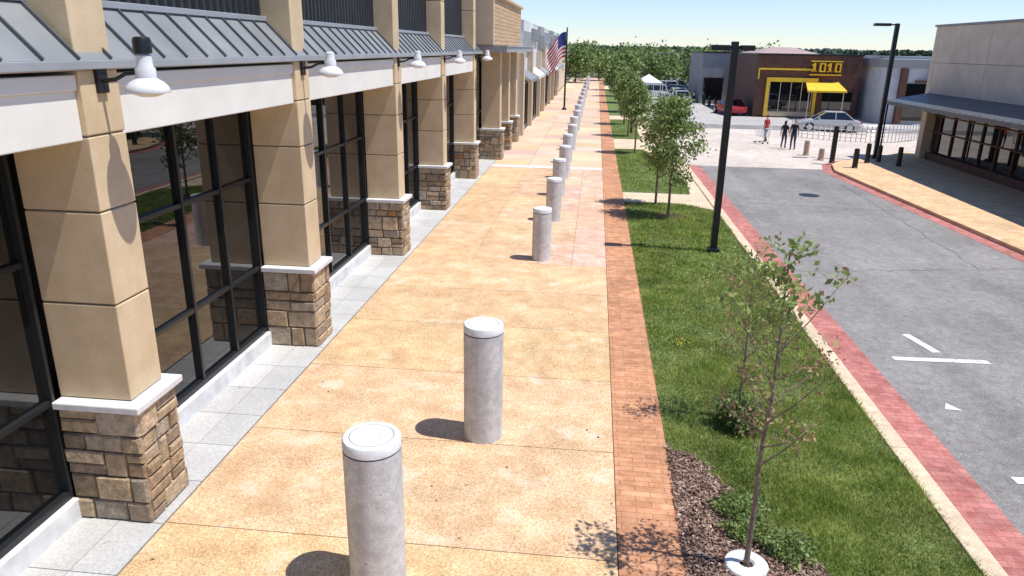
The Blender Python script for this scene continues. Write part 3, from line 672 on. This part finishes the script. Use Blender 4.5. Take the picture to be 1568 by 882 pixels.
# ------------------------------------------------------------ cars
def car(x, y, rot, paint, suv=False):
    nm = 'car_paint_%s' % paint
    if nm not in M:
        cc = {'white':(.7,.7,.7),'silver':(.45,.46,.48),'red':(.35,.02,.03),'black':(.02,.02,.025),'blue':(.04,.08,.2),'grey':(.15,.16,.17)}[paint]
        M[nm] = mat(nm, cc, rough=.25, spec=.6)
    e = empty('parked_car',(x,y,-.11),rot); b = MB(); H = .12 if suv else 0
    st = [(-2.25,.72,.35,.62),(-2.15,.82,.28,.82+H),(-1.6,.88,.25,.92+H),(-.6,.90,.24,.93+H),(.7,.90,.24,.92+H),(1.3,.88,.25,.86+H),(1.95,.82,.28,.74+H),(2.22,.70,.34,.58)]
    vs = []
    for (yy,w,z0,z1) in st:
        zm = (z0+z1)/2
        vs += [(-w*.9,yy,z0),(-w,yy,z0+.12),(-w*1.0,yy,zm+.05),(-w*.93,yy,z1-.03),(-w*.75,yy,z1),(w*.75,yy,z1),(w*.93,yy,z1-.03),(w,yy,zm+.05),(w,yy,z0+.12),(w*.9,yy,z0)]
    n = 10; fs = [(i*n+k,i*n+(k+1)%n,(i+1)*n+(k+1)%n,(i+1)*n+k) for i in range(len(st)-1) for k in range(n)]
    fs += [tuple(range(n)),tuple(range(len(st)*n-1,len(st)*n-1-n,-1))]
    b.add(vs,fs); b.build('body',[nm],e,smooth=True)
    zt = 1.42+2*H; yb0 = -2.0 if suv else -1.65; yb1 = -1.75 if suv else -1.0
    b = MB(); w0,w1 = .80,.62; z0 = .90+H
    b.add([(-w0,yb0,z0),(w0,yb0,z0),(w0,1.15,z0),(-w0,1.15,z0),(-w1,yb1,zt),(w1,yb1,zt),(w1,.35,zt),(-w1,.35,zt)],[(4,5,6,7),(0,1,5,4),(1,2,6,5),(2,3,7,6),(3,0,4,7)]); b.build('windows',['glass'],e,bevel=.03)
    b = MB(); b.box(-w1-.02,w1+.02,yb1-.02,.38,zt-.01,zt+.035)
    for s in (-1,1):
        for (ya,yb_) in ((yb0,yb1),(1.15,.35),(-.35,-.35)):
            b.tube([(s*w0,ya,z0),(s*w1,yb_,zt)],.035,6)
        b.box(s*.98-.07,s*.98+.07,.75,.92,.92+H,1.04+H)
    b.build('roof_and_pillars',[nm],e,bevel=.02)
    b = MB()
    for s in (-1,1):
        for yy in (-1.38,1.42):
            vs = []; N = 20
            for (dx,r,) in ((-.11,.30),(-.11,.33),(.11,.33),(.11,.30)):
                for k in range(N): a = 2*math.pi*k/N; vs.append((s*.84+dx,yy+r*math.cos(a),.33+r*math.sin(a)))
            b.add(vs,[(i*N+k,i*N+(k+1)%N,(i+1)*N+(k+1)%N,(i+1)*N+k) for i in range(3) for k in range(N)],0)
            for dx in (-.10,.10):
                b.add([(s*.84+dx*1.12,yy+.21*math.cos(2*math.pi*k/N),.33+.21*math.sin(2*math.pi*k/N)) for k in range(N)],[tuple(range(N))],1)
                b.add([(s*.84+dx*.96,yy+.30*math.cos(2*math.pi*k/N),.33+.30*math.sin(2*math.pi*k/N)) for k in range(N)],[tuple(range(N))],0)
    b.build('wheels',['tyre','chrome'],e)
    b = MB()
    for s in (-1,1): b.box(s*.62-.13,s*.62+.13,2.08,2.2,.58,.70,0); b.box(s*.66-.12,s*.66+.12,-2.24,-2.1,.68,.82,1)
    b.build('lights',['white','red'],e,bevel=.02)
for (x,y,r,p,s) in ((12.6,72,.2,'red',0),(17.6,58.5,1.45,'silver',0),(6.5,92,1.57,'white',1),(6.6,97,1.57,'white',0),(6.5,102,1.6,'silver',1),(9.8,98,1.5,'grey',0),(9,104,1.6,'white',1),
                   (9.5,90,.1,'white',0),(11.5,112,1.6,'blue',0),(6.8,112,1.5,'white',0),(9,120,1.5,'white',1),(5.6,107,1.5,'red',0),(15,118,1.5,'silver',1),(19,125,1.5,'white',0),(9.4,84,0,'silver',0)):
    car(x,y,r,p,bool(s))

# ------------------------------------------------------------ people
def person(name, x, y, z, rot, H, shirt, stride=.15, armf=.1, longhair=False):
    e = empty(name,(x,y,z),rot); s = H/1.75
    J = [((0,0,.97),.145),((0,.0,1.12),.135),((0,0,1.30),.155),((0,-.01,1.44),.10),((0,0,1.52),.055),
         ((.17,0,1.42),.068),((.23,-.03,1.15),.048),((.25,armf,.92),.034),((-.17,0,1.42),.068),((-.23,-.03,1.15),.048),((-.25,-armf*.3+.03,.90),.034),
         ((.09,.0,.88),.10),((.10,stride*.6+.02,.50),.065),((.10,stride*.55-.02,.09),.045),((.11,stride*.55+.14,.04),.04),
         ((-.09,.0,.88),.10),((-.10,-stride*.3+.04,.50),.065),((-.10,-stride-.03,.10),.045),((-.11,-stride+.12,.04),.04)]
    E = [(0,1),(1,2),(2,3),(3,4),(3,5),(5,6),(6,7),(3,8),(8,9),(9,10),(0,11),(11,12),(12,13),(13,14),(0,15),(15,16),(16,17),(17,18)]
    me = bpy.data.meshes.new('sk'); me.from_pydata([tuple(c*s for c in j[0]) for j in J],E,[]); o = bpy.data.objects.new('sk',me); COL.objects.link(o)
    sk = o.modifiers.new('s','SKIN')
    for i,j in enumerate(J):
        d = me.skin_vertices[0].data[i]; d.radius = (j[1]*s*(1.0),j[1]*s*(.72 if i in (0,1,2) else .95)); d.use_root = (i==0)
    o.modifiers.new('ss','SUBSURF').levels = 2
    bpy.context.view_layer.update(); dg = bpy.context.evaluated_depsgraph_get()
    m2 = bpy.data.meshes.new_from_object(o.evaluated_get(dg)); bpy.data.objects.remove(o)
    m2.materials.clear()
    for k in (shirt,'denim','skin','black'): m2.materials.append(M[k])
    for p in m2.polygons:
        c = p.center/s; p.use_smooth = True
        if c.z > 1.49: p.material_index = 2
        elif abs(c.x) > .19: p.material_index = 2 if c.z < 1.22 else 0
        elif c.z > .96: p.material_index = 0
        elif c.z > .10: p.material_index = 1
        else: p.material_index = 3
    ob = bpy.data.objects.new('body',m2); COL.objects.link(ob); ob.parent = e
    b = MB()
    def ell(cx,cy,cz,rx,ry,rz,mi,zmin=-2,N=14,K=10):
        vs = []
        for i in range(K+1):
            t = math.pi*i/K
            for k in range(N):
                a = 2*math.pi*k/N; vs.append((s*(cx+rx*math.sin(t)*math.cos(a)*(1-.12*(math.cos(t)<-.3))),s*(cy+ry*math.sin(t)*math.sin(a)),s*(cz+rz*math.cos(t))))
        fs = [(i*N+k,(i+1)*N+k,(i+1)*N+(k+1)%N,i*N+(k+1)%N) for i in range(K) for k in range(N) if math.cos(math.pi*(i+.5)/K) > zmin]
        b.add(vs,fs,mi)
    ell(0,.015,1.635,.075,.095,.118,0); ell(0,.11,1.625,.014,.02,.02,0); ell(.077,.0,1.63,.012,.02,.03,0); ell(-.077,0,1.63,.012,.02,.03,0)
    ell(.03,.10,1.65,.012,.008,.008,1); ell(-.03,.10,1.65,.012,.008,.008,1); ell(0,.103,1.585,.022,.006,.006,2)
    ell(0,-.012,1.665,.084,.098,.105,1,-.1)
    if longhair: ell(0,-.07,1.56,.08,.05,.14,1)
    for sx,hy in ((.25,armf),(-.25,-armf*.3+.03)):
        ell(sx,hy,.865,.022,.035,.05,0)
        for q in range(4): L_ = (.06,.07,.065,.05)[q]; b.tube([(s*(sx),s*(hy-.026+.018*q),s*.83),(s*(sx-.005),s*(hy-.026+.018*q),s*(.83-L_*.6)),(s*(sx*.96),s*(hy-.02+.018*q),s*(.83-L_))],[.008,.0075,.006],6,0)
        b.tube([(s*sx,s*(hy+.03),s*.87),(s*(sx*.97),s*(hy+.05),s*.83)],[.01,.008],6,0)
    b.build('head_and_hands',['skin','hair','redtee'],e,smooth=True)
person('standing_man',12.0,46.1,-.1,2.6,1.78,'tee',.05)
person('standing_woman',11.6,46.7,-.1,-.6,1.66,'tee',.08,.15,True)
person('walking_man',11.2,49.9,-.1,.6,1.72,'redtee',.2,.25)
C = empty('shopping_cart',(10.8,49.0,-.1),.5); b = MB()
for z,w in ((.45,.20),(.6,.23),(.75,.26),(.9,.28)):
    b.tube([(-w,-.4,z),(w,-.4,z),(w,.4,z),(-w,.4,z),(-w,-.4,z)],.012,5)
for k in range(7):
    yy = -.4+k*.133
    for sx in (-1,1): b.tube([(sx*.2,yy,.45),(sx*.28,yy,.9)],.008,4)
    b.tube([(-.2,yy,.45),(.2,yy,.45)],.008,4)
for sx in (-1,1): b.tube([(sx*.2,-.35,.1),(sx*.2,.4,.12)],.015,5); b.tube([(sx*.2,-.35,.1),(sx*.2,-.4,.9),(sx*.22,-.55,1.0)],.015,5)
b.tube([(-.25,-.55,1.0),(.25,-.55,1.0)],.02,6)
b.build('basket_and_frame',['chrome'],C); b = MB()
for sx in (-.2,.2):
    for yy in (-.35,.4): b.tube([(sx-.015,yy,.06),(sx+.015,yy,.06)],.06,10)
b.build('wheels',['tyre'],C)

# ------------------------------------------------------------ world, sun, camera
el = math.radians(66); az = math.radians(98)
w = bpy.data.worlds.new('World'); scene.world = w; w.use_nodes = True; nt = w.node_tree; nt.nodes.clear()
sky = nt.nodes.new('ShaderNodeTexSky'); sky.sky_type = 'NISHITA'; sky.sun_disc = False; sky.sun_elevation = el; sky.sun_rotation = az
sky.air_density = 1.0; sky.dust_density = 0.0; sky.ozone_density = 3.0
tint = nt.nodes.new('ShaderNodeMix'); tint.data_type = 'RGBA'; tint.blend_type = 'MULTIPLY'; tint.inputs[0].default_value = 1.0
tint.inputs[7].default_value = (.80,.87,1.06,1)
bg = nt.nodes.new('ShaderNodeBackground'); bg.inputs[1].default_value = .15; o = nt.nodes.new('ShaderNodeOutputWorld')
nt.links.new(sky.outputs[0],tint.inputs[6]); nt.links.new(tint.outputs[2],bg.inputs[0]); nt.links.new(bg.outputs[0],o.inputs[0])
sd = Vector((math.cos(el)*math.sin(az), math.cos(el)*math.cos(az), math.sin(el)))
ld = bpy.data.lights.new('sun','SUN'); ld.energy = 5.0; ld.angle = math.radians(.53); ld.color = (1,.97,.92)
lo = bpy.data.objects.new('sun',ld); COL.objects.link(lo); lo.rotation_mode = 'QUATERNION'; lo.rotation_quaternion = sd.to_track_quat('Z','Y'); lo.location = (20,0,40)
cd = bpy.data.cameras.new('camera'); cam = bpy.data.objects.new('camera',cd); COL.objects.link(cam)
yaw = math.radians(6.06); p = math.radians(18.27); rl = math.radians(1.0)
f = Vector((-math.sin(yaw)*math.cos(p), math.cos(yaw)*math.cos(p), -math.sin(p))); r0 = Vector((math.cos(yaw),math.sin(yaw),0)); u0 = r0.cross(f)
cr = r0*math.cos(rl)+u0*math.sin(rl); cu = -r0*math.sin(rl)+u0*math.cos(rl)
mx = Matrix((cr,cu,-f)).transposed().to_4x4(); mx.translation = Vector((0,0,5.5)); cam.matrix_world = mx
cd.sensor_width = 36; cd.lens = 25.6; cd.clip_end = 6000; cd.clip_start = .1
scene.camera = cam
scene.view_settings.view_transform = 'Standard'; scene.view_settings.look = 'None'; scene.view_settings.exposure = 0
